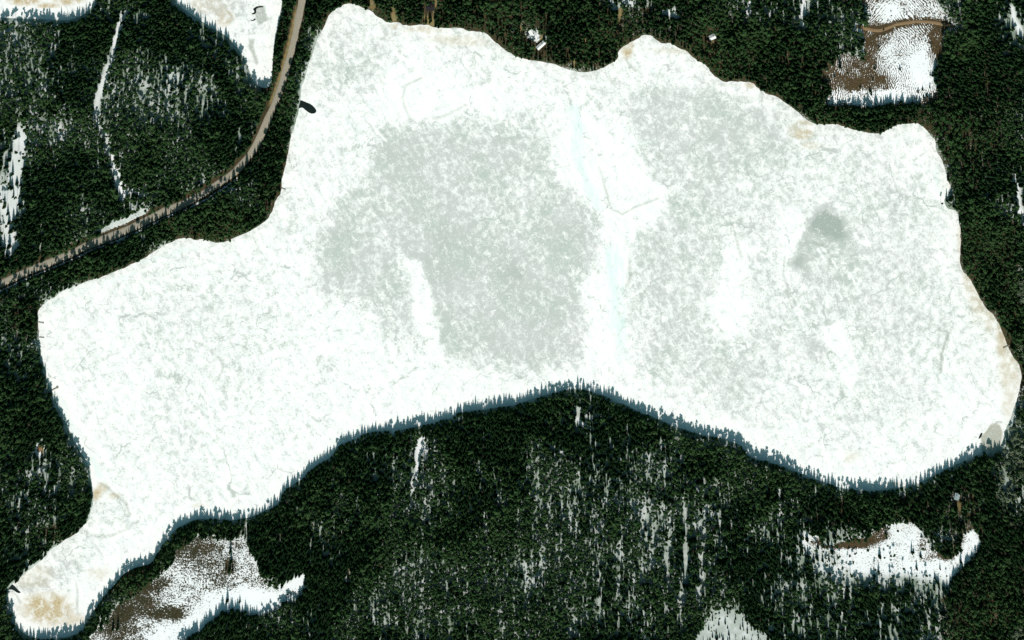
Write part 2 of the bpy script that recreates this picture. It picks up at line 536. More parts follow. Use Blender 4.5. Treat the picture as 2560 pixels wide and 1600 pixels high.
# tree density
DN = np.full(X.shape, 0.91)
for cx, cy, rx, ry, v in [
        (50, 160, 120, 130, .36), (110, 60, 120, 30, .8), (110, 320, 80, 40, .35), (25, 470, 34, 150, .15), (440, 240, 110, 90, .62), (585, 170, 35, 90, .42), (520, 110, 60, 60, .7),
        (300, 38, 70, 24, .35), (40, 910, 50, 90, .48), (95, 1010, 60, 50, .55), (95, 1240, 100, 110, .45), (50, 1390, 50, 50, .38), (1440, 1085, 90, 60, .38), (1520, 1190, 330, 120, .50),
        (1650, 1360, 290, 170, .44), (1000, 1180, 120, 50, .5), (1060, 1500, 170, 120, .50), (1290, 1480, 160, 120, .5), (1180, 1220, 120, 70, .62), (1000, 1300, 120, 60, .66),
        (2000, 1420, 120, 200, .45), (2230, 1560, 240, 70, .34), (1990, 1270, 70, 90, .55), (2510, 470, 60, 70, .38), (2535, 50, 50, 80, .28), (2000, 30, 80, 60, .5), (1560, 10, 90, 28, .3),
        (1670, 36, 50, 30, .45), (1880, 20, 60, 40, .6), (1430, 90, 200, 80, .60), (1750, 120, 160, 80, .78), (2450, 300, 90, 200, .75), (2460, 1450, 90, 200, .72), (2090, 215, 70, 50, .5), (2330, 1240, 130, 50, .5), (2400, 1300, 40, 60, .45), (870, 1560, 130, 60, .6),
        (1480, 1540, 200, 60, .45), (2360, 1560, 60, 60, .5), (930, 60, 60, 40, .75)]:
    e = ell(X, Y, cx, cy, rx, ry)
    DN = DN * (1 - e) + v * e
DN = np.where(DN < .9, DN + .12, DN)
DN *= 0.74 + 0.5 * fbm(X, Y, 34, 71, 3)
rim = 1 - sstep(np.abs(seg_dist(WX, WY, PL([(150, 150), (190, 100), (270, 78), (380, 84), (470, 116), (545, 180), (590, 260)]))), 9, 16)
DN = np.maximum(DN, rim * .95)
hollow = ell(X, Y, 540, 120, 90, 60) * (1 - rim) + ell(X, Y, 400, 235, 150, 75) * (1 - rim)
DN = DN * (1 - .42 * np.clip(hollow, 0, 1))
DN = np.where(m_ne < -1, .02, DN)
DN = np.where(m_sw < -1, .003 + .25 * ell(X, Y, 574, 1412, 13, 14), DN)
DN = np.where(m_se < -1, .03 + .30 * ell(X, Y, 2200, 1480, 210, 45) + .15 * ell(X, Y, 2050, 1400, 50, 40), DN)
DN = np.where(m_ss < -1, .20, DN)
DN = np.where(d_lane < .4, np.where(Y < -212, .10, .0), DN)
DN = np.where((d_lane < .6) & (X < -600), .09, DN)
DN = np.where(d_yard < .3, .10, DN)
DN = np.where((d_road < 7.0), 0, DN)
DN = np.where((side < 0) & (d_road < 15) & (ell(X, Y, 305, 552, 80, 45, .2) > .5), 0.0, DN)
DN = np.where((side > 0) & (d_road < 10.0) & (X < -330), 0.0, DN)
DN = np.where((side < 0) & (d_road < 9.5) & (X > -320), 0.0, DN)
DN = np.where(d_track < 5, 0, DN)
for k, px, py, L, Wd, rot, lab in HOUSES:
    x, y = P(px, py)
    DN = np.where(np.hypot(X - x, Y - y + 3) < max(L, Wd) * .5 + 4.0, 0, DN)
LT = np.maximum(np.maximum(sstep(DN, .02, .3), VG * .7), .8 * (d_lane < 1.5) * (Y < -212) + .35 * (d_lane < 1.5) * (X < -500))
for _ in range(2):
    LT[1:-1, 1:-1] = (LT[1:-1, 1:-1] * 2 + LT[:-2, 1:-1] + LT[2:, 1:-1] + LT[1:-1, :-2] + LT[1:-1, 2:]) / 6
# gradient of the distance to water tells which way a shore faces
gyd, gxd = np.gradient(d_water, GD)

# ------------------------------------------------------------------ materials of the land
SNOW = (.86, .87, .88)


def ground_material():
    t = NT('ground_cover', .95, .05)
    co = t.coord()
    sn, br, yd, fs, _ = t.attr('cover')
    fu = t.attr('furrow')[4]
    fine = t.noise(co, .62, 4, .65)
    mid = t.noise(co, .10, 3, .55)
    wob = t.noise(co, .12, 2, .5)
    ph = t.math('MULTIPLY_ADD', t.noise(co, .05, 3), 22.0, t.math('MULTIPLY_ADD', wob, 6.0, fu))
    line = t.math('SINE', t.math('MULTIPLY', ph, 2 * math.pi / 4.3))
    v = t.math('ADD', t.math('MULTIPLY', fine, .75), t.math('MULTIPLY', mid, .25))
    v = t.math('ADD', v, t.math('MULTIPLY', t.math('MULTIPLY', t.math('MULTIPLY', line, t.ramp(t.noise(co, .05, 3), .35, .6, .1, 1)), fs), .12))
    v = t.math('MULTIPLY_ADD', v, 2.4, -.7)
    thr = t.ramp(sn, 0, 1, .92, .08, 'LINEAR')
    snow = t.ramp(t.math('SUBTRACT', v, thr), -.11, .11)
    warm = t.ramp(t.math('ADD', br, t.math('SUBTRACT', t.noise(co, .07, 3), .5)), .2, .9)
    soil = t.mix(warm, (.050, .049, .026), (.115, .074, .038))
    soil = t.mix(t.ramp(t.noise(co, .9, 3), .3, .7), soil, (.030, .026, .014))
    dry = t.mix(t.ramp(t.noise(co, .4, 3), .35, .65), (.30, .20, .085), (.22, .20, .095))
    soil = t.mix(yd, soil, dry)
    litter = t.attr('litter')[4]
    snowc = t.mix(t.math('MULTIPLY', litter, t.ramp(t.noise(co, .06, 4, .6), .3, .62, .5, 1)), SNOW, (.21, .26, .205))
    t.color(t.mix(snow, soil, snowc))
    t.bump(t.math('ADD', fine, snow), .2, .25)
    return t.m


def lake_material():
    t = NT('snow_and_ice', .8, .15)
    co = t.coord()
    ice, tan, cyan, dark, _ = t.attr('ice')
    n1 = t.noise(co, .11, 7, .66, .5)                     # cloudy
    n3 = t.noise(co, .40, 4, .62)                         # fine flecks
    mp = t.n('ShaderNodeMapping')
    t.put(mp.inputs['Vector'], co)
    mp.inputs['Rotation'].default_value = (0, 0, R(60))
    n4 = t.noise(t.mapping(mp.outputs[0], (.035, .12, 1)), 1.0, 5, .6, 1.2)          # wind streaks
    vein = t.math('ABSOLUTE', t.math('SUBTRACT', t.noise(co, .085, 5, .6, .9), .5))
    vein = t.ramp(vein, .0, .035, 1.0, 0.0)
    vein = t.math('MULTIPLY', vein, t.ramp(n3, .40, .60))
    vein2 = t.math('ABSOLUTE', t.math('SUBTRACT', t.noise(co, .14, 5, .65, 1.1), .5))
    vein2 = t.math('MULTIPLY', t.ramp(vein2, .0, .04, 1.0, 0.0), t.ramp(n3, .42, .58))
    v = t.math('ADD', t.math('MULTIPLY', t.math('SUBTRACT', n1, .5), 2.4), t.math('ADD', t.math('MULTIPLY', t.math('SUBTRACT', n3, .5), 1.15), t.math('MULTIPLY', t.math('SUBTRACT', n4, .5), .75)))
    g = t.math('ADD', ice, v)
    g = t.math('ADD', g, t.math('MULTIPLY', vein, .30))
    g = t.math('SUBTRACT', g, t.math('MULTIPLY', vein2, t.math('MULTIPLY', ice, .75)))
    vo = t.n('ShaderNodeTexVoronoi', feature='DISTANCE_TO_EDGE')
    wv = t.n('ShaderNodeVectorMath', operation='MULTIPLY_ADD')   # wander of the cracks
    nz = t.n('ShaderNodeTexNoise')
    t.put(nz.inputs['Vector'], co)
    nz.inputs['Scale'].default_value = .03
    nz.inputs['Detail'].default_value = 5
    t.put(wv.inputs[0], nz.outputs['Color'])
    wv.inputs[1].default_value = (60, 60, 0)
    t.put(wv.inputs[2], co)
    t.put(vo.inputs['Vector'], wv.outputs[0])
    vo.inputs['Scale'].default_value = .011
    crack = t.math('MULTIPLY', t.ramp(vo.outputs[0], .004, .013, 1.0, 0.0), t.ramp(t.noise(co, .03, 3), .45, .62))
    g = t.math('ADD', g, t.math('MULTIPLY', crack, .55))
    g = t.ramp(g, .12, 1.0)
    tone = t.ramp(t.noise(co, .018, 4, .55), .38, .62)
    grey = t.mix(tone, (.485, .525, .485), (.545, .545, .53))
    deep = t.ramp(ice, .9, 1.3)
    grey = t.mix(deep, grey, (.365, .405, .37))
    white = t.mix(t.ramp(n4, .35, .7), (.93, .905, .885), (.85, .85, .84))
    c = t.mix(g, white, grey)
    c = t.mix(t.math('MULTIPLY', cyan, t.ramp(t.noise(t.mapping(co, (.16, .03, 1)), 1.0, 4, .6), .32, .62, .15, 1.1), clamp=True), c, (.68, .84, .80))
    tn = t.math('MULTIPLY', tan, t.ramp(n1, .32, .58, .25, 1.3), clamp=True)
    c = t.mix(tn, c, t.mix(t.ramp(n3, .3, .7), (.46, .33, .18), (.62, .53, .35)))
    dk = t.math('MULTIPLY', dark, t.ramp(n3, .3, .5, .5, 1.2), clamp=True)
    c = t.mix(dk, c, (.33, .35, .295))
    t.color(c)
    t.bump(t.math('ADD', n1, n3), .12, .4)
    return t.m


M_GROUND = ground_material()
M_LAKE = lake_material()

# ------------------------------------------------------------------ ground: one sheet out to the horizon
ex = [-9000., -4000., -1800., -1000.]
fx = np.concatenate([ex, gx, [-e for e in ex[::-1]]])
fy = np.concatenate([ex, gy, [-e for e in ex[::-1]]])


def padf(F):
    return np.pad(F, 4, mode='edge')


FX, FY = np.meshgrid(fx, fy)
ny, nx = FX.shape
V = np.stack([FX.ravel(), FY.ravel(), padf(Z).ravel()], 1)
idx = np.arange(ny * nx).reshape(ny, nx)
F = np.stack([idx[:-1, :-1].ravel(), idx[:-1, 1:].ravel(), idx[1:, 1:].ravel(), idx[1:, :-1].ravel()], 1)
cov = np.stack([padf(SN).ravel(), padf(BR).ravel(), padf(YD).ravel(), padf(FS).ravel()], 1)
tag(link('ground', mesh_np('ground', V, F, {'cover': cov, 'furrow': padf(fur).ravel(), 'litter': padf(LT).ravel()}), M_GROUND), 'snowy and brown forest floor around the frozen lake', kind='structure')


# ------------------------------------------------------------------ frozen water
def sheet(name, poly, own, label, step, paint):
    x0, y0 = poly.min(0) - 6
    x1, y1 = poly.max(0) + 6
    xs, ys = np.arange(x0, x1, step), np.arange(y0, y1, step)
    A, B = np.meshgrid(xs, ys)
    d = bil(own, A, B)
    col = paint(A, B, d)
    keep = d < 5.0
    q = keep[:-1, :-1] & keep[:-1, 1:] & keep[1:, 1:] & keep[1:, :-1]
    idx = np.arange(A.size).reshape(A.shape)
    F = np.stack([idx[:-1, :-1][q], idx[:-1, 1:][q], idx[1:, 1:][q], idx[1:, :-1][q]], 1)
    used, inv = np.unique(F, return_inverse=True)
    F = inv.reshape(F.shape)
    z = .035 * (fbm(A, B, 9, 5, 2) - .5)
    V = np.stack([A.ravel()[used], B.ravel()[used], z.ravel()[used]], 1)
    return tag(link(name, mesh_np(name, V, F, {'ice': col.reshape(-1, 4)[used]}), M_LAKE), label, kind='structure')


GREY = [
    ([(1570, 230), (1900, 230), (2120, 340), (2320, 420), (2350, 620), (2380, 850), (2250, 1010), (1950, 1050), (1650, 960), (1570, 780), (1660, 520)], .47, 45),
    # soft grey ice areas: polygon px, amount, soft edge m
    ([(940, 345), (1010, 330), (1100, 315), (1200, 308), (1290, 300), (1380, 345), (1400, 440), (1480, 500), (1490, 560), (1512, 630), (1490, 700), (1470, 790), (1465, 900), (1300, 935), (1120, 905),
      (1010, 850), (890, 770), (800, 690), (785, 610), (845, 500), (900, 420)], .80, 16),
    ([(1120, 560), (1290, 560), (1460, 600), (1470, 780), (1420, 880), (1180, 890), (1110, 760)], .86, 25),
    ([(1565, 270), (1610, 235), (1720, 235), (1850, 245), (1950, 300), (1985, 370), (1950, 425), (1830, 425), (1740, 470), (1650, 425), (1590, 355)], .72, 12),
    ([(1640, 420), (1780, 450), (1830, 560), (1790, 680), (1740, 860), (1650, 900), (1570, 800), (1600, 600)], .66, 25),
    ([(2062, 515), (2108, 530), (2122, 590), (2140, 645), (2124, 705), (2076, 730), (2028, 690), (1965, 660), (1998, 590)], 1.7, 8),
    ([(1760, 860), (1900, 830), (1960, 880), (1940, 960), (1820, 1000), (1740, 960)], .60, 20),
    ([(2020, 835), (2060, 825), (2100, 880), (2090, 905), (2030, 900)], 1.0, 7),
    ([(1478, 715), (1510, 695), (1524, 720), (1522, 780), (1490, 786), (1474, 760)], 1.6, 4),
    ([(1140, 220), (1180, 200), (1230, 190), (1225, 215), (1180, 232)], .95, 5), ([(1120, 270), (1145, 240), (1175, 236), (1160, 262)], .95, 4),
    ([(1000, 300), (1130, 285), (1350, 270), (1330, 320), (1100, 330)], .55, 12),
    ([(320, 740), (480, 680), (620, 700), (700, 790), (620, 960), (500, 980), (360, 860)], .42, 30),
    ([(420, 1000), (520, 1020), (560, 1150), (460, 1170), (390, 1080)], .38, 18), ([(820, 80), (940, 90), (990, 200), (900, 260), (800, 220)], .52, 18),
    ([(2150, 420), (2280, 440), (2330, 560), (2220, 620), (2130, 540)], .54, 25), ([(2000, 560), (2300, 600), (2380, 800), (2200, 900), (2000, 800)], .52, 30), ([(1880, 480), (1990, 470), (2010, 540), (1930, 560)], .60, 12),
    ([(1900, 960), (2200, 930), (2300, 1020), (2050, 1080), (1880, 1040)], .48, 25), ([(780, 920), (820, 905), (830, 935), (790, 945)], .7, 8), ([(1200, 900), (1440, 900), (1420, 960), (1300, 965)], .45, 12),
    ([(230, 1250), (300, 1250), (310, 1310), (250, 1320)], .40, 8), ([(30, 1470), (100, 1425), (170, 1370), (200, 1380), (150, 1450), (70, 1490)], .75, 8), ([(270, 1420), (300, 1425), (260, 1480), (210, 1490)], .55, 8),
    ([(800, 70), (850, 40), (850, 90), (820, 110)], .55, 5), ([(690, 560), (730, 530), (740, 580), (700, 600)], .5, 6), ([(940, 60), (985, 66), (1000, 92), (950, 90)], .6, 5),
]
WHITE = [
    ([(985, 640), (1030, 665), (1062, 730), (1082, 800), (1105, 890), (1130, 915), (1085, 925), (1050, 860), (1020, 790), (1003, 700)], 8),
    ([(1400, 300), (1470, 290), (1560, 300), (1600, 400), (1680, 480), (1650, 540), (1560, 600), (1540, 720), (1550, 860), (1590, 930), (1470, 940), (1480, 820), (1440, 720), (1500, 660), (1490, 520), (1410, 450), (1375, 360)], 10),
    ([(1810, 580), (1860, 600), (1850, 700), (1900, 760), (1880, 860), (1800, 860), (1760, 760), (1790, 680)], 16),
    ([(1940, 540), (2000, 530), (2020, 560), (1980, 640), (1960, 700), (1930, 650)], 10), ([(2060, 820), (2110, 800), (2130, 1000), (2080, 940)], 8),
    ([(960, 160), (1100, 170), (1300, 240), (1250, 280), (1000, 300), (930, 250)], 14),
]
LINES = [  # thin dark leads and cracks: px points, half width m, strength
    ([(1050, 192), (1012, 210), (1006, 240), (1012, 262), (1022, 282), (1036, 306)], .8, .45), ([(1085, 295), (1120, 285), (1165, 262)], 1.2, .4),
    ([(1500, 420), (1512, 470), (1530, 525), (1552, 537), (1600, 512), (1640, 500)], .8, .45), ([(1960, 640), (1958, 690), (1967, 715), (1981, 770)], .9, .5), ([(2034, 609), (2068, 612), (2074, 640), (2077, 655)], .9, .5),
    ([(2376, 824), (2367, 853), (2356, 884), (2351, 925)], 1.6, .7), ([(2355, 884), (2354, 900)], 1.8, 1.0), ([(2350, 828), (2348, 870)], 1.0, .5),
    ([(254, 1211), (278, 1229), (300, 1250), (317, 1263), (327, 1290)], 1.4, .55), ([(214, 1326), (240, 1336), (278, 1338), (317, 1327), (345, 1306)], 1.6, .38), ([(214, 1324), (238, 1364), (254, 1387)], .8, .4),
    ([(484, 853), (516, 863), (540, 885), (554, 905), (553, 920), (540, 948)], .9, .35), ([(1572, 150), (1580, 165), (1590, 178)], 1.2, .6), ([(730, 472), (716, 470), (712, 480)], .6, .6),
    ([(200, 862), (225, 880), (250, 900), (300, 880)], .8, .3), ([(160, 1180), (262, 1140)], .3, .0), ([(870, 55), (885, 78)], .8, .45), ([(1150, 770), (1190, 800), (1172, 830)], .8, .3), ([(1830, 560), (1840, 620), (1850, 640)], 1.2, .35),
    ([(30, 1480), (42, 1490), (52, 1512)], .7, .6), ([(1570, 655), (1575, 690), (1568, 712)], 2.2, .38), ([(2262, 1030), (2262, 1055), (2250, 1068)], 1.0, .35),
    ([(2462, 1086), (2476, 1062), (2492, 1058), (2500, 1060)], .6, .8), ([(1205, 80), (1210, 96)], 1, .4), ([(1960, 1126), (1700, 1010)], .3, 0), ([(1100, 130), (1090, 118)], .8, .4),
    ([(1830, 430), (1900, 440), (1965, 414)], .7, .3), ([(1040, 430), (1060, 470), (1110, 530)], .7, .25), ([(190, 1450), (194, 1480), (196, 1535)], .8, .5),
]
TRAILS = [([(944, 153), (965, 175), (987, 204)], 1.0), ([(984, 132), (1030, 158), (1077, 188)], 1.4), ([(812, 62), (815, 90), (822, 125), (824, 155)], .7), ([(920, 295), (945, 330), (965, 352)], .9), ([(86, 1420), (130, 1445), (165, 1475)], .7),
          ([(196, 1450), (202, 1490), (204, 1530)], 3.0), ([(2095, 670), (2055, 618)], .3), ([(185, 1440), (200, 1462)], 1.2), ([(2044, 622), (2066, 655)], .7), ([(1130, 230), (1165, 268)], .8), ([(1900, 950), (1960, 965)], .6)]
TAN = [(120, 1520, 60, 38, .85), (130, 1505, 35, 25, .6), (170, 1545, 45, 16, .5), (80, 1440, 50, 30, .28), (240, 1238, 12, 14, .7), (255, 1222, 16, 10, .55), (285, 1245, 18, 8, .5), (2010, 335, 26, 14, .55), (1985, 330, 12, 16, .35), (2030, 362, 22, 8, .35),
       (2440, 740, 22, 60, .40), (2420, 700, 14, 40, .35), (2500, 850, 14, 50, .50), (2520, 930, 26, 60, .42), (2515, 1010, 18, 40, .30), (1573, 128, 14, 20, .75), (1565, 116, 12, 8, .5), (2400, 620, 8, 50, .35), (2470, 790, 14, 40, .4), (2260, 1210, 40, 8, .3), (2130, 1140, 18, 14, .25),
       (1150, 100, 70, 14, .30), (1060, 78, 40, 8, .40), (985, 64, 12, 6, .5), (2385, 470, 8, 14, .5), (500, 1262, 16, 5, .3), (240, 1430, 30, 16, .25), (1690, 125, 60, 8, .25), (1880, 212, 16, 8, .4), (2010, 310, 30, 6, .4)]
CY = [(20, [(1430, 275), (1438, 330), (1450, 400)], .55), (12, [(1455, 420), (1485, 495), (1500, 520)], .45), (24, [(1525, 630), (1534, 690), (1540, 760), (1545, 810)], .60), (14, [(1545, 810), (1560, 900)], .35), (8, [(150, 1010), (175, 1070), (205, 1120)], .30), (9, [(230, 1150), (250, 1195)], .35), (7, [(350, 650), (480, 612)], .3),
      (10, [(120, 760), (250, 712), (330, 680)], .25), (10, [(735, 360), (760, 240), (790, 130)], .18), (9, [(1560, 360), (1640, 350)], .15), (9, [(2345, 420), (2352, 480)], .3)]


def paint_lake(A, B, d):
    wx = A + 40 * (fbm(A, B, 60, 101, 5) - .5) + 8 * (fbm(A, B, 12, 105, 2) - .5)
    wy = B + 40 * (fbm(A, B, 60, 111, 5) - .5) + 8 * (fbm(A, B, 12, 115, 2) - .5)
    ice = .26 + .34 * (fbm(A, B, 70, 131, 3) - .5)
    for p, v, soft in GREY:
        f = sstep(-sdf(wx, wy, PL(p)), -soft * 1.3, soft * 1.3)
        ice = np.maximum(ice * (1 - f * .6), ice * (1 - f) + v * f)
    ice = ice * (.62 + .76 * fbm(A, B, 55, 141, 5))
    for p, soft in WHITE:
        f = sstep(-sdf(wx, wy, PL(p)), -soft, soft)
        ice = ice * (1 - f) + .04 * f
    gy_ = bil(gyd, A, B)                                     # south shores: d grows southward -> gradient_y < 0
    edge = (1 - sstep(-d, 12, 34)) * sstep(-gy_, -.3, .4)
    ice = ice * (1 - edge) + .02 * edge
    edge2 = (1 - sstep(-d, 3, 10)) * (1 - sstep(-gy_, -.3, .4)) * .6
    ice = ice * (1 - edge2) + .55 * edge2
    for p, h in TRAILS:
        f = 1 - sstep(seg_dist(A, B, PL(p)), h * .6, h + 1.0)
        ice = ice * (1 - f) - .1 * f
    tan = np.zeros(A.shape)
    for cx, cy, rx, ry, v in TAN:
        tan = np.maximum(tan, v * ell(wx * .35 + A * .65, wy * .35 + B * .65, cx, cy, rx, ry, .5))
    slush = sstep(-sdf(A, B, PL([(2452, 1090), (2462, 1083), (2477, 1060), (2490, 1058), (2500, 1064), (2506, 1080), (2500, 1130), (2455, 1130)])), -1.2, 1.2)
    cyan = np.zeros(A.shape)
    for h, p, v in CY:
        cyan = np.maximum(cyan, v * (1 - sstep(seg_dist(wx * .5 + A * .5, wy * .5 + B * .5, PL(p)), h * S * .5, h * S * 1.1)))
    dark = np.zeros(A.shape)
    for p, h, v in LINES:
        dark = np.maximum(dark, .80 * v * (.35 + 1.1 * fbm(A, B, 7, 301, 2)) * (1 - sstep(seg_dist(wx * .25 + A * .75, wy * .25 + B * .75, PL(p)), h * .5, h + 1.5)))
    dark = np.maximum(dark, slush * .62)
    tan = np.maximum(tan, slush * .45)
    return np.stack([np.clip(ice, 0, 1.5), tan, cyan, dark], -1)


sheet('frozen_lake', LAKE, d_lake, 'large frozen lake under patchy snow and grey ice', 1.5, paint_lake)


def paint_pond(A, B, d):
    z = np.zeros(A.shape)
    tan = z.copy()
    for cx, cy, rx, ry in [(60, 0, 40, 14), (170, -2, 40, 14), (120, 14, 30, 6)]:
        tan = np.maximum(tan, .75 * ell(A, B, cx, cy, rx, ry))
    return np.stack([z + .12, tan, z, z], -1)


def paint_bog(A, B, d):
    z = np.zeros(A.shape)
    wx = A + 5 * (fbm(A, B, 9, 201) - .5)
    wy = B + 5 * (fbm(A, B, 9, 211) - .5)
    tan = np.maximum(.45 * ell(wx, wy, 560, 42, 22, 22), .3 * ell(wx, wy, 520, 12, 50, 20))
    patch = sstep(-sdf(wx, wy, PL([(640, 22), (650, 14), (662, 16), (665, 50), (655, 60), (642, 56), (636, 40)])), -1.5, 1.5)
    patch = np.maximum(patch, sstep(-sdf(wx, wy, PL([(620, 100), (634, 100), (637, 130), (646, 156), (640, 160), (622, 122)])), -1.5, 1.5))
    ice = .15 + .5 * ell(wx, wy, 560, 20, 70, 30) + .25 * ell(wx, wy, 640, 70, 40, 20)
    return np.stack([ice, tan, z, patch * .6], -1)


sheet('frozen_pond', POND, d_pond, 'small frozen pond with tan stained ice at the north-west corner', 2.2, paint_pond)
sheet('snow_field', BOG, d_bog, 'open snowy bog tapering to a point beside the road', 1.5, paint_bog)

# dark open water
wt = NT('open_water', .12, .5)
wt.color(wt.mix(wt.ramp(wt.noise(wt.coord(), .3, 2), .3, .7), (.006, .010, .009), (.012, .017, .013)))
for pts, lab in [
        ([(742, 252), (752, 250), (764, 255), (778, 261), (788, 270), (792, 279), (786, 284), (776, 284), (764, 276), (756, 268), (744, 272)], 'dark pool of open water at the culvert by the road'),
        ([(-40, 1466), (0, 1456), (14, 1455), (26, 1458), (36, 1464), (44, 1474), (54, 1482), (44, 1483), (32, 1474), (22, 1474), (10, 1482), (-10, 1490), (-40, 1486)], 'dark creek mouth at the tip of the south-west bay'),
        ([(632, 24), (636, 19), (644, 15), (658, 15), (659, 18), (646, 19), (640, 23), (641, 31), (638, 34), (634, 37), (628, 33), (635, 32), (636, 27)], 'jagged black lead beside the grey patch on the bog'),
        ([(626, 49), (632, 51), (637, 45), (640, 49), (635, 52), (628, 53)], 'tiny black lead south of the jagged one on the bog'),
        ([(2452, 1082), (2456, 1082), (2456, 1086), (2452, 1094), (2447, 1098), (2446, 1095)], 'black water rim at the edge of the grey green slush')]:
    p = smooth_poly(PL(pts), 1)
    b = MB()
    b.poly([(x, y, .09) for x, y in p])
    tag(link('open_water', b.mesh('open_water', wt.m)), lab, kind='structure')

# slab of pale snow along lanes is part of the ground; road and track lie on it
rt = NT('sanded_asphalt', .9, .15)
co = rt.coord()
rt.color(rt.mix(rt.ramp(rt.noise(co, .5, 4), .3, .7), rt.mix(rt.ramp(rt.noise(co, .04, 3), .35, .65), (.37, .32, .245), (.33, .305, .255)), (.30, .26, .205)))
tt = NT('gravel_track', .95, .1)
co = tt.coord()
tt.color(tt.mix(tt.ramp(tt.noise(co, .6, 4), .3, .7), (.27, .175, .095), (.20, .135, .075)))


def strip(name, pts, half, mat, label, lift):
    n = len(pts)
    V, F = [], []
    k = 7
    for i in range(n):
        t = pts[min(i + 1, n - 1)] - pts[max(i - 1, 0)]
        t = t / np.linalg.norm(t)
        nrm = np.array([-t[1], t[0]])
        zc = max(float(bil(Z, pts[i][0] + nrm[0] * s * half, pts[i][1] + nrm[1] * s * half)) for s in (-1, -.5, 0, .5, 1))
        hw_ = half * (1 + .10 * math.sin(i * .9) * math.sin(i * .37 + 1) + random.uniform(-.05, .05))
        for j in range(k):
            s = (j / (k - 1)) * 2 - 1
            q = pts[i] + nrm * (s * hw_ * (1.12 if j in (0, k - 1) else 1))
            V.append((q[0], q[1], zc + lift + .06 * (1 - s * s) - (1.2 if j in (0, k - 1) else 0)))
    for i in range(n - 1):
        for j in range(k - 1):
            F.append((i * k + j, i * k + j + 1, (i + 1) * k + j + 1, (i + 1) * k + j))
    return tag(link(name, mesh_np(name, V, F), mat), label, kind='structure')


strip('road', ROAD_S, 5.0, rt.m, 'beige sanded road curving along the north-west shore', .25)
strip('path', TRACK_S, 2.6, tt.m, 'brown gravel track across the striped clearing', .2)


# ------------------------------------------------------------------ trees
def foliage(name, a, b, c):
    t = NT(name, .85, .12)
    oi = t.n('ShaderNodeObjectInfo').outputs['Random']
    co = t.coord()
    col = t.mix(oi, a, b)
    col = t.mix(t.ramp(t.noise(co, 1.1, 2), .35, .7), col, c)
    t.color(col)
    return t.m


def bark(name, a, b):
    t = NT(name, .95, .1)
    t.color(t.mix(t.noise(t.mapping(t.coord(), (6, 6, 1.2)), 1.0, 3), a, b))
    return t.m


M_SPRUCE = foliage('spruce_needles', (.008, .028, .008), (.024, .058, .018), (.014, .039, .011))
M_PINE = foliage('pine_needles', (.022, .060, .018), (.048, .088, .030), (.030, .064, .019))
M_BIRCH = foliage('birch_twigs', (.060, .052, .032), (.09, .076, .046), (.05, .046, .03))
M_LEAF = foliage('pale_willow', (.11, .15, .09), (.17, .19, .12), (.08, .11, .065))
M_BARK = bark('spruce_bark', (.07, .05, .035), (.14, .10, .07))
M_PBARK = bark('pine_bark', (.13, .07, .04), (.24, .13, .07))
M_BBARK = bark('birch_bark', (.55, .53, .48), (.25, .23, .2))


def spruce(seed, Ht=16.0, Rd=2.2, tiers=13):
    r = random.Random(seed)
    tr = MB()
    tr.tube((0, 0, -.6), (0, 0, Ht * .45), .22, .15)
    tr.tube((0, 0, Ht * .45), (0, 0, Ht * .97), .15, .03)
    cr = MB()
    n = 10                                              # ragged inner core
    prev = None
    for k in range(5):
        z = Ht * (.14 + .84 * k / 4)
        rad = Rd * .58 * (1 - k / 4.0) ** .9 + .05
        ring = []
        for i in range(n):
            a = 2 * math.pi * (i + .5 * (k % 2)) / n
            q = rad * r.uniform(.7, 1.2)
            ring.append((q * math.cos(a), q * math.sin(a), z + r.uniform(-.4, .3)))
        if prev:
            for i in range(n):
                j = (i + 1) % n
                cr.poly([prev[i], prev[j], ring[j]])
                cr.poly([prev[i], ring[j], ring[i]])
        prev = ring
    for k in range(tiers):
        u = (k + r.uniform(-.2, .2)) / (tiers - 1)
        u = min(max(u, 0), .99)
        z = Ht * (.10 + .88 * u)
        rad = Rd * (1 - u) ** .62 + .2
        m = 9 if u < .6 else 6
        a0 = r.uniform(0, 6.28)
        for i in range(m):
            a = a0 + 2 * math.pi * i / m + r.uniform(-.25, .25)
            L = rad * r.uniform(.72, 1.15)
            wd = L * r.uniform(.26, .38) + .08
            dz = -L * r.uniform(.22, .42)
            c, s = math.cos(a), math.sin(a)
            p0 = (0.05 * c, 0.05 * s, z + .12 * L)
            pl = (.6 * L * c - wd * s, .6 * L * s + wd * c, z + dz * .75)
            pr = (.6 * L * c + wd * s, .6 * L * s - wd * c, z + dz * .75)
            pm = (.55 * L * c, .55 * L * s, z + dz * .35 + .1)
            pt = (L * c, L * s, z + dz)
            cr.poly([p0, pl, pm])
            cr.poly([p0, pm, pr])
            cr.poly([pm, pl, pt])
            cr.poly([pm, pt, pr])
    return tr.mesh('trunk', M_BARK), cr.mesh('crown', M_SPRUCE)


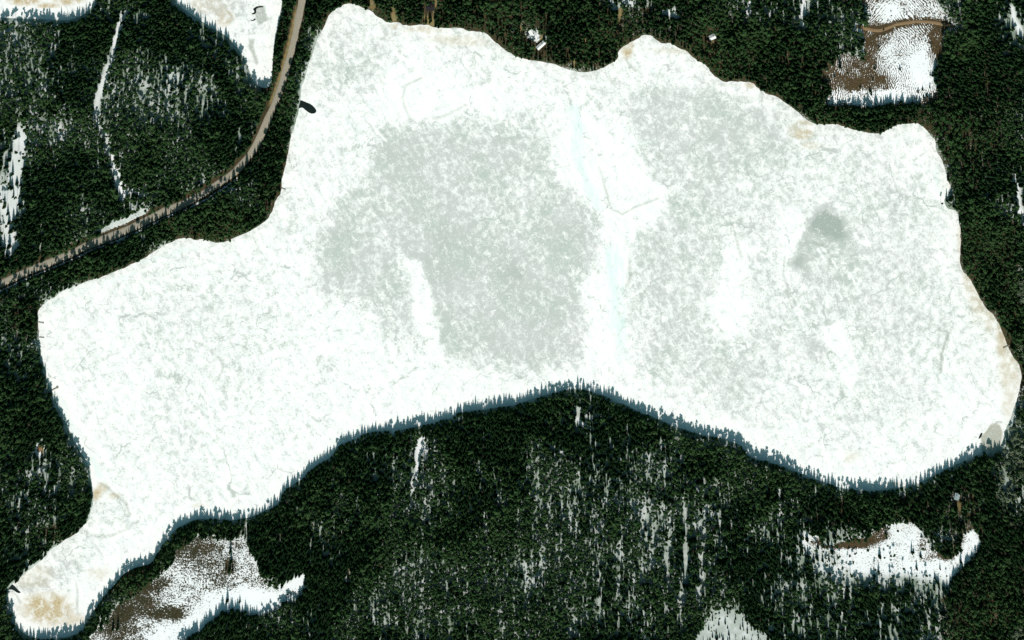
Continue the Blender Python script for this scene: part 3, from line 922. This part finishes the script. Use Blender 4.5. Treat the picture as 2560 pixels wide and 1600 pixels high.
def clumps(seed, Ht, z0, rx, rz, n, size, mat, bmat, lobes=5, name='crown', trunk_r=.2):
    r = random.Random(seed)
    tr = MB()
    tr.tube((0, 0, -.6), (0, 0, Ht * .55), trunk_r, trunk_r * .7)
    tr.tube((0, 0, Ht * .55), (.1, .1, Ht * .93), trunk_r * .7, .04)
    cr = MB()
    cen = []
    for i in range(lobes):
        a = 2 * math.pi * i / lobes + r.uniform(-.4, .4)
        q = rx * r.uniform(.25, .62)
        c = Vector((q * math.cos(a), q * math.sin(a), z0 + rz * r.uniform(-.7, .6)))
        cen.append(c)
        tr.tube((0, 0, c.z - rz * .3), tuple(c), .06, .02, 4)
    cen.append(Vector((0, 0, z0 + rz * .75)))
    for i in range(n):
        c = cen[i % len(cen)]
        d = Vector((r.gauss(0, 1), r.gauss(0, 1), r.gauss(0, .7)))
        d = d.normalized() * r.uniform(.35, 1) * rx * .55
        p = c + d
        nrm = (d.normalized() + Vector((0, 0, .8)) + Vector((r.uniform(-.6, .6), r.uniform(-.6, .6), 0))).normalized()
        u = nrm.orthogonal().normalized()
        v = nrm.cross(u)
        k = 5
        s = size * r.uniform(.6, 1.25)
        a0 = r.uniform(0, 6.28)
        cr.poly([tuple(p + (u * math.cos(a0 + 6.283 * j / k) + v * math.sin(a0 + 6.283 * j / k)) * s * r.uniform(.55, 1.25) - nrm * (.18 * s * (j % 2))) for j in range(k)])
    return tr.mesh('trunk', bmat), cr.mesh('crown', mat)


def birch(seed, Ht=14.0):
    r = random.Random(seed)
    tr = MB()
    tr.tube((0, 0, -.6), (0, 0, Ht * .5), .16, .10)
    tr.tube((0, 0, Ht * .5), (0, 0, Ht), .10, .01)
    cr = MB()
    for i in range(70):
        u = r.uniform(.3, .98)
        a = r.uniform(0, 6.28)
        L = 2.6 * (1 - u) ** .6 * r.uniform(.5, 1.1) + .4
        c, s = math.cos(a), math.sin(a)
        z = Ht * u
        wv = r.uniform(.07, .2)
        cr.poly([(0, 0, z), (L * .6 * c - wv * s, L * .6 * s + wv * c, z + L * .5), (L * c, L * s, z + L * .45 * r.uniform(.2, 1.4)), (L * .6 * c + wv * s, L * .6 * s - wv * c, z + L * .4)])
    return tr.mesh('trunk', M_BBARK), cr.mesh('crown', M_BIRCH)


KIND = [spruce(1, 15, 2.3), spruce(2, 16, 1.95, 14), spruce(3, 14, 2.6, 12), clumps(4, 16, 12.6, 2.3, 2.6, 90, .75, M_PINE, M_PBARK), clumps(5, 15, 11.5, 2.0, 3.0, 80, .7, M_PINE, M_PBARK, 6), birch(6), clumps(7, 10, 7.2, 3.6, 2.4, 130, .8, M_LEAF, M_BBARK, 7)]

ORD = ['first', 'second', 'third', 'fourth', 'fifth', 'sixth', 'seventh', 'eighth', 'ninth', 'tenth', 'eleventh', 'twelfth', 'thirteenth', 'fourteenth', 'fifteenth', 'sixteenth', 'seventeenth', 'eighteenth', 'nineteenth', 'twentieth']
ORD += ['twenty-' + o for o in ORD[:9]] + ['thirtieth'] + ['thirty-' + o for o in ORD[:9]] + ['fortieth'] + ['forty-' + o for o in ORD[:9]]
single_xy = []
SRC = {}


def add_tree(x, y, kind, sc, label, group, wide=1.0):
    o = bpy.data.objects.new('spruce_tree' if kind < 3 else ('pine_tree' if kind < 5 else 'birch_tree'), None)
    C.objects.link(o)
    o.empty_display_size = .5
    o.location = (x, y, float(max(bil(Z, x, y), 0.0)))
    o.rotation_euler = (0, 0, random.uniform(0, 6.28))
    o.scale = (sc * wide, sc * wide, sc)
    tag(o, label, 'tree', group)
    t = link('trunk', KIND[kind][0], None, o)
    c = link('crown', KIND[kind][1], None, o)
    SRC.setdefault(kind, (t, c))
    single_xy.append((x, y))
    return o


def row(pts, spacing, off, phrase, group, kinds=(0, 1, 2, 0, 2, 3, 4), smin=.62, smax=1.12, jit=1.0, gaps=()):
    """trees along a line given from west to east; off: metres to the right-hand (south) side"""
    pts = np.asarray(pts, float)
    if pts[0][0] > pts[-1][0]:
        pts = pts[::-1]
    L = np.concatenate([[0], np.cumsum(np.hypot(*np.diff(pts, axis=0).T))])
    s, i = spacing * .5, 0
    while s < L[-1] - spacing * .3:
        x, y = np.interp(s, L, pts[:, 0]), np.interp(s, L, pts[:, 1])
        x2, y2 = np.interp(min(s + 1, L[-1]), L, pts[:, 0]), np.interp(min(s + 1, L[-1]), L, pts[:, 1])
        x1, y1 = np.interp(max(s - 1, 0), L, pts[:, 0]), np.interp(max(s - 1, 0), L, pts[:, 1])
        tx, ty = x2 - x1, y2 - y1
        q = math.hypot(tx, ty) or 1
        o = off + random.uniform(-.2, 1.0) * jit
        px, py = x + ty / q * o, y - tx / q * o
        s += spacing * random.uniform(.7, 1.35)
        if any(abs(px - gx_) < gw for gx_, gw in gaps):
            continue
        add_tree(px, py, random.choice(kinds), random.uniform(smin, smax), ORD[i] + ' conifer from the west in ' + phrase, group, random.uniform(.85, 1.15))
        i += 1


def shore(x0, x1):
    sel = [p for p in LAKE_PX[LAKE_PX.index((2490, 1128)):LAKE_PX.index((54, 1582)) + 1] if x0 <= p[0] <= x1]
    return PL(sel)


G = 'front row conifers on the south shore'
SP = 5.0
row(shore(60, 208), SP, 1.2, "the row at the foot of the south-west bay", G)
row(shore(208, 380), SP, 1.0, "the shore row on the narrow bay", G)
row(shore(378, 535), SP, 1.2, "the row north of the speckled clearing", G)
row(shore(534, 740), SP, 1.2, "the shore row west of the stepped bend", G)
row(shore(738, 985), SP, 1.2, "the shore row between stepped bend and landing", G)
row(shore(984, 1223), SP, 1.2, "the shore row between landing and headland", G, gaps=((P(1086, 0)[0], 2.5),))
row(shore(1222, 1408), SP, 1.2, "the row on the west headland shore", G)
row(shore(1407, 1585), SP, 1.2, "the row on the east headland shore", G)
row(shore(1584, 1797), SP, 1.2, 'the shore row east of the headland', G)
row(shore(1796, 2014), SP, 1.2, "the shore row beyond the eastern notch", G)
row(shore(2013, 2286), SP, 1.2, "the row round the lake's southern bulge", G)
row(shore(2285, 2463), SP, 1.2, "the shore row rising to the grey slush", G)
rd = ROAD_S[::-1]
row(rd[(rd[:, 0] > P(20, 0)[0]) & (rd[:, 0] < P(300, 0)[0])], 4.6, 9.8, "the row south of the straight road", 'conifers along the road', smin=.6, smax=1.25)
row(rd[(rd[:, 0] > P(300, 0)[0]) & (rd[:, 0] < P(620, 0)[0])], 4.8, 9.6, "the row inside the road bend", 'conifers along the road', smin=.85, smax=1.35)
row(PL([(2060, 276), (2092, 274), (2158, 274), (2251, 266), (2341, 264)]), 6.5, 0, "the row edging the striped clearing", 'conifers edging the striped clearing', smin=.95, smax=1.5)
for px, py, k, sc, lab in [
        (577, 1374, 1, .95, 'slim spruce in the speckled clearing north of the dark thicket'), (574, 1424, 2, .75, 'stout low spruce in the middle of the dark thicket of the clearing'),
        (566, 1420, 2, .5, 'small spruce on the west side of the dark thicket'), (583, 1421, 2, .55, 'small spruce on the east side of the dark thicket'), (570, 1496, 1, 1.0, 'tall spruce by the south edge of the speckled clearing'),
        (284, 1568, 1, .9, 'western of two slim spruces at the brown end of the clearing'), (296, 1566, 1, .95, 'eastern of two slim spruces at the brown end of the clearing'),
        (2098, 165, 1, 1.1, 'lone spruce on the brown west part of the striped clearing'), (2168, 268, 1, 1.35, 'tallest spruce casting a long shadow across the striped clearing'),
        (2226, 258, 1, 1.0, 'spruce standing out into the striped clearing from its south edge'), (2478, 1146, 1, 1.35, 'tall twin-shadow spruce beside the grey slush, western one'), (2486, 1146, 1, 1.3, 'tall twin-shadow spruce beside the grey slush, eastern one'),
        (660, 236, 1, 1.15, 'dark spruce at the pointed south tip of the snowy bog'), (672, 246, 0, 1.1, 'spruce between the bog tip and the road'), (2133, 1350, 1, .5, 'small spruce on the brown wedge of the south-east clearing')]:
    x, y = P(px, py)
    add_tree(x, y, k, sc, lab, None)
n_single = len(single_xy)
# one free-standing example of each other kind
for px, py, k, sc, lab in [(1598, 82, 3, .9, 'pine at the head of the little bay on the north shore'), (2352, 505, 4, .8, 'pine on the blunt spit of the east shore'), (1100, 28, 5, .9, 'bare birch east of the tan drive on the north shore')]:
    x, y = P(px, py)
    add_tree(x, y, k, sc, lab, None)
# pale leafy bush of the east edge
x, y = P(2552, 722)
o = bpy.data.objects.new('willow_bush', None)
C.objects.link(o)
o.location = (x, y, float(bil(Z, x, y)))
tag(o, 'largest pale grey green willow at the east edge above the reeds', 'bush', 'pale willows')
SRC[6] = (link('trunk', KIND[6][0], None, o), link('crown', KIND[6][1], None, o))
single_xy.append((x, y))

# ---- the forest mass
D0 = 2.85
cx = np.arange(GX0 + 4, GX1 - 4, D0)
cy = np.arange(GY0 + 4, GY1 - 4, D0)
A, B = np.meshgrid(cx, cy)
A = A + rng.uniform(-1.3, 1.3, A.shape) + (np.arange(len(cy)) % 2)[:, None] * D0 * .5
B = B + rng.uniform(-1.3, 1.3, B.shape)
A, B = A.ravel(), B.ravel()
dn = bil(DN, A, B)
stripe = np.clip((vnoise(A, B / 7.0, 4.2, 351) - .5) * 1.5 + .5 + .35 * (vnoise(A, B / 5.0, 9.0, 352) - .5), 0, 1)      # north-south thinning strips
dn = np.where((dn > .12) & (dn < .97), dn * (.62 + .80 * stripe), dn)
ok = rng.random(A.shape) < dn
dw, gyv = bil(d_water, A, B), bil(gyd, A, B)
need = np.where(gyv < -.25, 3.6, np.where(gyv > .25, 0.9 + rng.uniform(0, 2.4, gyv.shape), 1.8))
ok &= dw > need
occ = set()
for x, y in single_xy:
    occ.add((int(x // 1.0), int(y // 1.0)))
for i in np.nonzero(ok)[0]:
    u, v = int(A[i] // 1.0), int(B[i] // 1.0)
    if any((u + a, v + b) in occ for a in (-1, 0, 1, 2) for b in (-1, 0, 1, 2)):
        ok[i] = False
A, B, dw, gyv = A[ok], B[ok], dw[ok], gyv[ok]
nT = len(A)
zt = bil(Z, A, B)
sn = bil(SN, A, B)
stand = fbm(A, B, 60, 401, 3)                             # spruce stands and pine stands
kind = rng.integers(0, 3, nT)
pine = rng.random(nT) < np.clip((stand - .5) * 3.6 + .30 + .45 * np.clip(ell(A, B, 1620, 1320, 420, 240) + ell(A, B, 1050, 1500, 300, 150) + ell(A, B, 80, 1240, 120, 130) + ell(A, B, 430, 300, 150, 120) * .6, 0, 1) - .2 * ell(A, B, 850, 1260, 200, 140) - .6 * bil(rim, A, B), .04, .92)
kind = np.where(pine, rng.integers(3, 5, nT), kind)
north = np.clip(ell(A, B, 1500, 90, 700, 130) + ell(A, B, 2420, 300, 150, 250) + ell(A, B, 2430, 1450, 150, 220) + ell(A, B, 690, 250, 50, 300), 0, 1)
kind = np.where(rng.random(nT) < (.012 + .06 * north), 5, kind)
pale = np.maximum(ell(A, B, 2553, 725, 20, 34, .25), np.maximum(ell(A, B, 2550, 870, 16, 24, .3), np.maximum(ell(A, B, 2535, 1160, 46, 120, .25), ell(A, B, 2545, 1575, 36, 20, .3))))
kind = np.where(rng.random(nT) < pale * .55, 6, kind)
thin = rng.random(nT) < pale * .35
hs = np.clip(.55 + .75 * fbm(A, B, 45, 421, 3) + rng.normal(0, .17, nT), .35, 1.4)
hs = np.where(bil(m_ss, A, B) < 0, rng.uniform(.25, .5, nT), hs)
hs = np.where(bil(m_ne, A, B) < -2, rng.uniform(.2, .5, nT), hs)
hs = np.where(bil(m_se, A, B) < -2, rng.uniform(.4, .95, nT), hs)
hs = np.where((dw < 9) & (gyv > .2), hs * .82, hs)
wid = rng.uniform(.72, 1.12, nT) + .35 * (rng.random(nT) < .14)
keep = ~thin
A, B, zt, kind, hs, wid = A[keep], B[keep], zt[keep], kind[keep], hs[keep], wid[keep]
rotz = rng.uniform(0, 6.28, len(A))


def forest_group():
    ng = bpy.data.node_groups.new('forest_trees', 'GeometryNodeTree')
    ng.interface.new_socket('Geometry', in_out='INPUT', socket_type='NodeSocketGeometry')
    ng.interface.new_socket('Geometry', in_out='OUTPUT', socket_type='NodeSocketGeometry')
    gi, go = ng.nodes.new('NodeGroupInput'), ng.nodes.new('NodeGroupOutput')
    jn = ng.nodes.new('GeometryNodeJoinGeometry')

    def na(nm, tp):
        a = ng.nodes.new('GeometryNodeInputNamedAttribute')
        a.data_type = tp
        a.inputs['Name'].default_value = nm
        return a.outputs['Attribute']
    kd, sc, rt_ = na('kind', 'INT'), na('size', 'FLOAT_VECTOR'), na('turn', 'FLOAT_VECTOR')
    for k in range(7):
        cmp_ = ng.nodes.new('FunctionNodeCompare')
        cmp_.data_type = 'INT'
        cmp_.operation = 'EQUAL'
        ia = [s for s in cmp_.inputs if s.type == 'INT']
        ng.links.new(kd, ia[0])
        ia[1].default_value = k
        j2 = ng.nodes.new('GeometryNodeJoinGeometry')
        for ob in SRC[k]:
            oi = ng.nodes.new('GeometryNodeObjectInfo')
            oi.transform_space = 'ORIGINAL'
            oi.inputs['Object'].default_value = ob
            ng.links.new(oi.outputs['Geometry'], j2.inputs[0])
        g2 = ng.nodes.new('GeometryNodeGeometryToInstance')
        ng.links.new(j2.outputs[0], g2.inputs[0])
        ip = ng.nodes.new('GeometryNodeInstanceOnPoints')
        ng.links.new(gi.outputs[0], ip.inputs['Points'])
        ng.links.new(cmp_.outputs['Result'], ip.inputs['Selection'])
        ng.links.new(g2.outputs[0], ip.inputs['Instance'])
        ng.links.new(rt_, ip.inputs['Rotation'])
        ng.links.new(sc, ip.inputs['Scale'])
        ng.links.new(ip.outputs[0], jn.inputs[0])
    ng.links.new(jn.outputs[0], go.inputs[0])
    return ng


NG = forest_group()
px_, py_ = A / S + 1280, 800 - B / S
reg = np.where(py_ > 1060, 3, np.where(px_ > 2200, 2, np.where(px_ > 800, 1, np.where(py_ < 700, 0, 4))))
reg = np.where((px_ < 215) & (py_ > 690) & (py_ < 1480), 4, reg)
reg = np.where((reg == 4) & (px_ > 700), 3, reg)
reg = np.where((reg == 3) & (px_ > 2470) & (py_ < 1250), 2, reg)
NAMES = ['dark conifer forest on the hill north-west of the lake around the road', 'mixed brownish conifer wood along the north shore', 'dense dark wood along the east shore', 'snow streaked conifer forest covering the land south of the lake', 'conifer wood along the west shore']
for q in range(5):
    m = reg == q
    if not m.any():
        continue
    me = bpy.data.meshes.new('forest')
    n = int(m.sum())
    me.vertices.add(n)
    me.vertices.foreach_set('co', np.stack([A[m], B[m], zt[m]], 1).astype(np.float32).ravel())
    a = me.attributes.new('kind', 'INT', 'POINT')
    a.data.foreach_set('value', kind[m].astype(np.int32))
    a = me.attributes.new('size', 'FLOAT_VECTOR', 'POINT')
    a.data.foreach_set('vector', np.stack([hs[m] ** .7 * wid[m], hs[m] ** .7 * wid[m], hs[m]], 1).astype(np.float32).ravel())
    a = me.attributes.new('turn', 'FLOAT_VECTOR', 'POINT')
    a.data.foreach_set('vector', np.stack([np.zeros(n), np.zeros(n), rotz[m]], 1).astype(np.float32).ravel())
    o = link('forest', me)
    tag(o, NAMES[q], 'forest', kind='stuff')
    md = o.modifiers.new('trees', 'NODES')
    md.node_group = NG
print('TREES', len(A), 'singles', len(single_xy))

# ------------------------------------------------------------------ cottages
def plain(name, a, b, sc=1.0, rough=.85):
    t = NT(name, rough, .2)
    t.color(t.mix(t.ramp(t.noise(t.coord(), sc, 4), .3, .7), a, b))
    return t.m


M_WALL = {'dark': plain('dark_boards', (.08, .05, .035), (.12, .08, .05)), 'snow': plain('red_boards', (.20, .05, .03), (.15, .04, .03)), 'blue': plain('yellow_boards', (.32, .24, .10), (.26, .2, .09)), 'rust': plain('brown_boards', (.14, .09, .05), (.1, .07, .04))}
M_ROOF = {'dark': plain('black_felt', (.010, .009, .011), (.016, .014, .016)), 'snow': plain('roof_snow', (.84, .85, .86), (.70, .72, .70), .5), 'blue': plain('blue_grey_metal', (.34, .42, .44), (.27, .35, .38), .6, .5), 'rust': plain('rust_metal', (.24, .11, .06), (.30, .17, .10), .6)}
M_BRICK = plain('chimney_brick', (.25, .12, .08), (.2, .1, .07), 3)
M_GLASS = plain('window_glass', (.03, .04, .05), (.05, .06, .07), 1, .1)
M_DOOR = plain('painted_door', (.5, .48, .42), (.42, .4, .36), 2)
M_WOOD = plain('weathered_wood', (.22, .20, .165), (.30, .27, .22), 1.5)

for kd_, px, py, L, Wd, rot, lab in HOUSES:
    x, y = P(px, py)
    o = bpy.data.objects.new('cottage', None)
    C.objects.link(o)
    o.location = (x, y, float(bil(Z, x, y)) - .1)
    o.rotation_euler = (0, 0, R(rot))
    tag(o, lab, 'cottage')
    hw, rh = 2.9, (1.0 if kd_ == 'dark' else 1.7)
    b = MB()
    b.box((0, 0, hw / 2 - .3), (L - .9, Wd - .9, hw + .6))
    for s in (-1, 1):
        xx = s * (L - .9) / 2
        b.poly([(xx, -(Wd - .9) / 2, hw), (xx, (Wd - .9) / 2, hw), (xx, 0, hw + rh * .9)])
    link('wall', b.mesh('wall', M_WALL[kd_]), None, o)
    b = MB()
    th = .3 if kd_ == 'snow' else .18
    for s in (-1, 1):
        e0, e1 = (s * Wd / 2, hw - .12), (0.0, hw + rh)
        up, dn = [], []
        for xx in (-L / 2, L / 2):
            dn += [(xx, e0[0], e0[1]), (xx, e1[0], e1[1])]
            up += [(xx, e0[0], e0[1] + th), (xx, e1[0], e1[1] + th)]
        b.poly([up[0], up[1], up[3], up[2]])
        b.poly([dn[0], dn[1], dn[3], dn[2]])
        b.poly([dn[0], dn[2], up[2], up[0]])
        b.poly([dn[0], dn[1], up[1], up[0]])
        b.poly([dn[2], dn[3], up[3], up[2]])
    rf = link('roof', b.mesh('roof', M_ROOF[kd_]), None, o)
    b = MB()
    b.box((L * .18, Wd * .12, hw + rh + .2), (.7, .7, 1.5))
    link('chimney', b.mesh('chimney', M_BRICK), None, rf)
    for s, xx in ((-1, -L * .25), (-1, L * .22), (1, -L * .2), (1, L * .25)):
        b = MB()
        b.box((xx, s * ((Wd - .9) / 2 + .03), 1.6), (1.2, .1, 1.1))
        link('window', b.mesh('window', M_GLASS), None, o)
    b = MB()
    b.box((0, -((Wd - .9) / 2 + .04), 1.0), (1.0, .12, 2.0))
    link('door', b.mesh('door', M_DOOR), None, o)

# ------------------------------------------------------------------ docks
for (x0, y0), (x1, y1), wdt, head, lab in [
        ((126, 978), (142, 969), 1.3, 2.6, 'wooden dock with a square head on the west shore'), ((96, 805), (107, 807), 1.0, 1.6, 'short wooden dock at the north end of the west shore'),
        ((98, 843), (111, 844), 1.0, 0, 'narrow plank dock between the other two on the west shore'), ((704, 470), (714, 474), 1.1, 0, 'stubby dock below the road on the inner west shore'),
        ((2526, 862), (2507, 870), 1.5, 0, 'long pale plank dock among reeds on the east shore')]:
    a, bb = P(x0, y0), P(x1, y1)
    ln = math.hypot(bb[0] - a[0], bb[1] - a[1])
    o = bpy.data.objects.new('dock', None)
    C.objects.link(o)
    o.location = (a[0], a[1], 0)
    o.rotation_euler = (0, 0, math.atan2(bb[1] - a[1], bb[0] - a[0]))
    tag(o, lab, 'dock')
    b = MB()
    n = int(ln / .3)
    for i in range(n):
        b.box((ln * (i + .5) / n, random.uniform(-.03, .03), .62), (ln / n * .88, wdt, .06))
    d = link('deck', b.mesh('deck', M_WOOD), None, o)
    if head:
        b = MB()
        for i in range(8):
            b.box((ln - head / 2 + head * (i + .5) / 8 + head * .35, 0, .66), (head / 8 * .88, head, .06))
        link('platform', b.mesh('platform', M_WOOD), None, o)
    for u in (.25, .6, .95):
        for s in (-1, 1):
            b = MB()
            b.tube((ln * u, s * (wdt / 2 - .1), -.5), (ln * u, s * (wdt / 2 - .1), .58), .09, .08)
            link('post', b.mesh('post', M_WOOD), None, o)
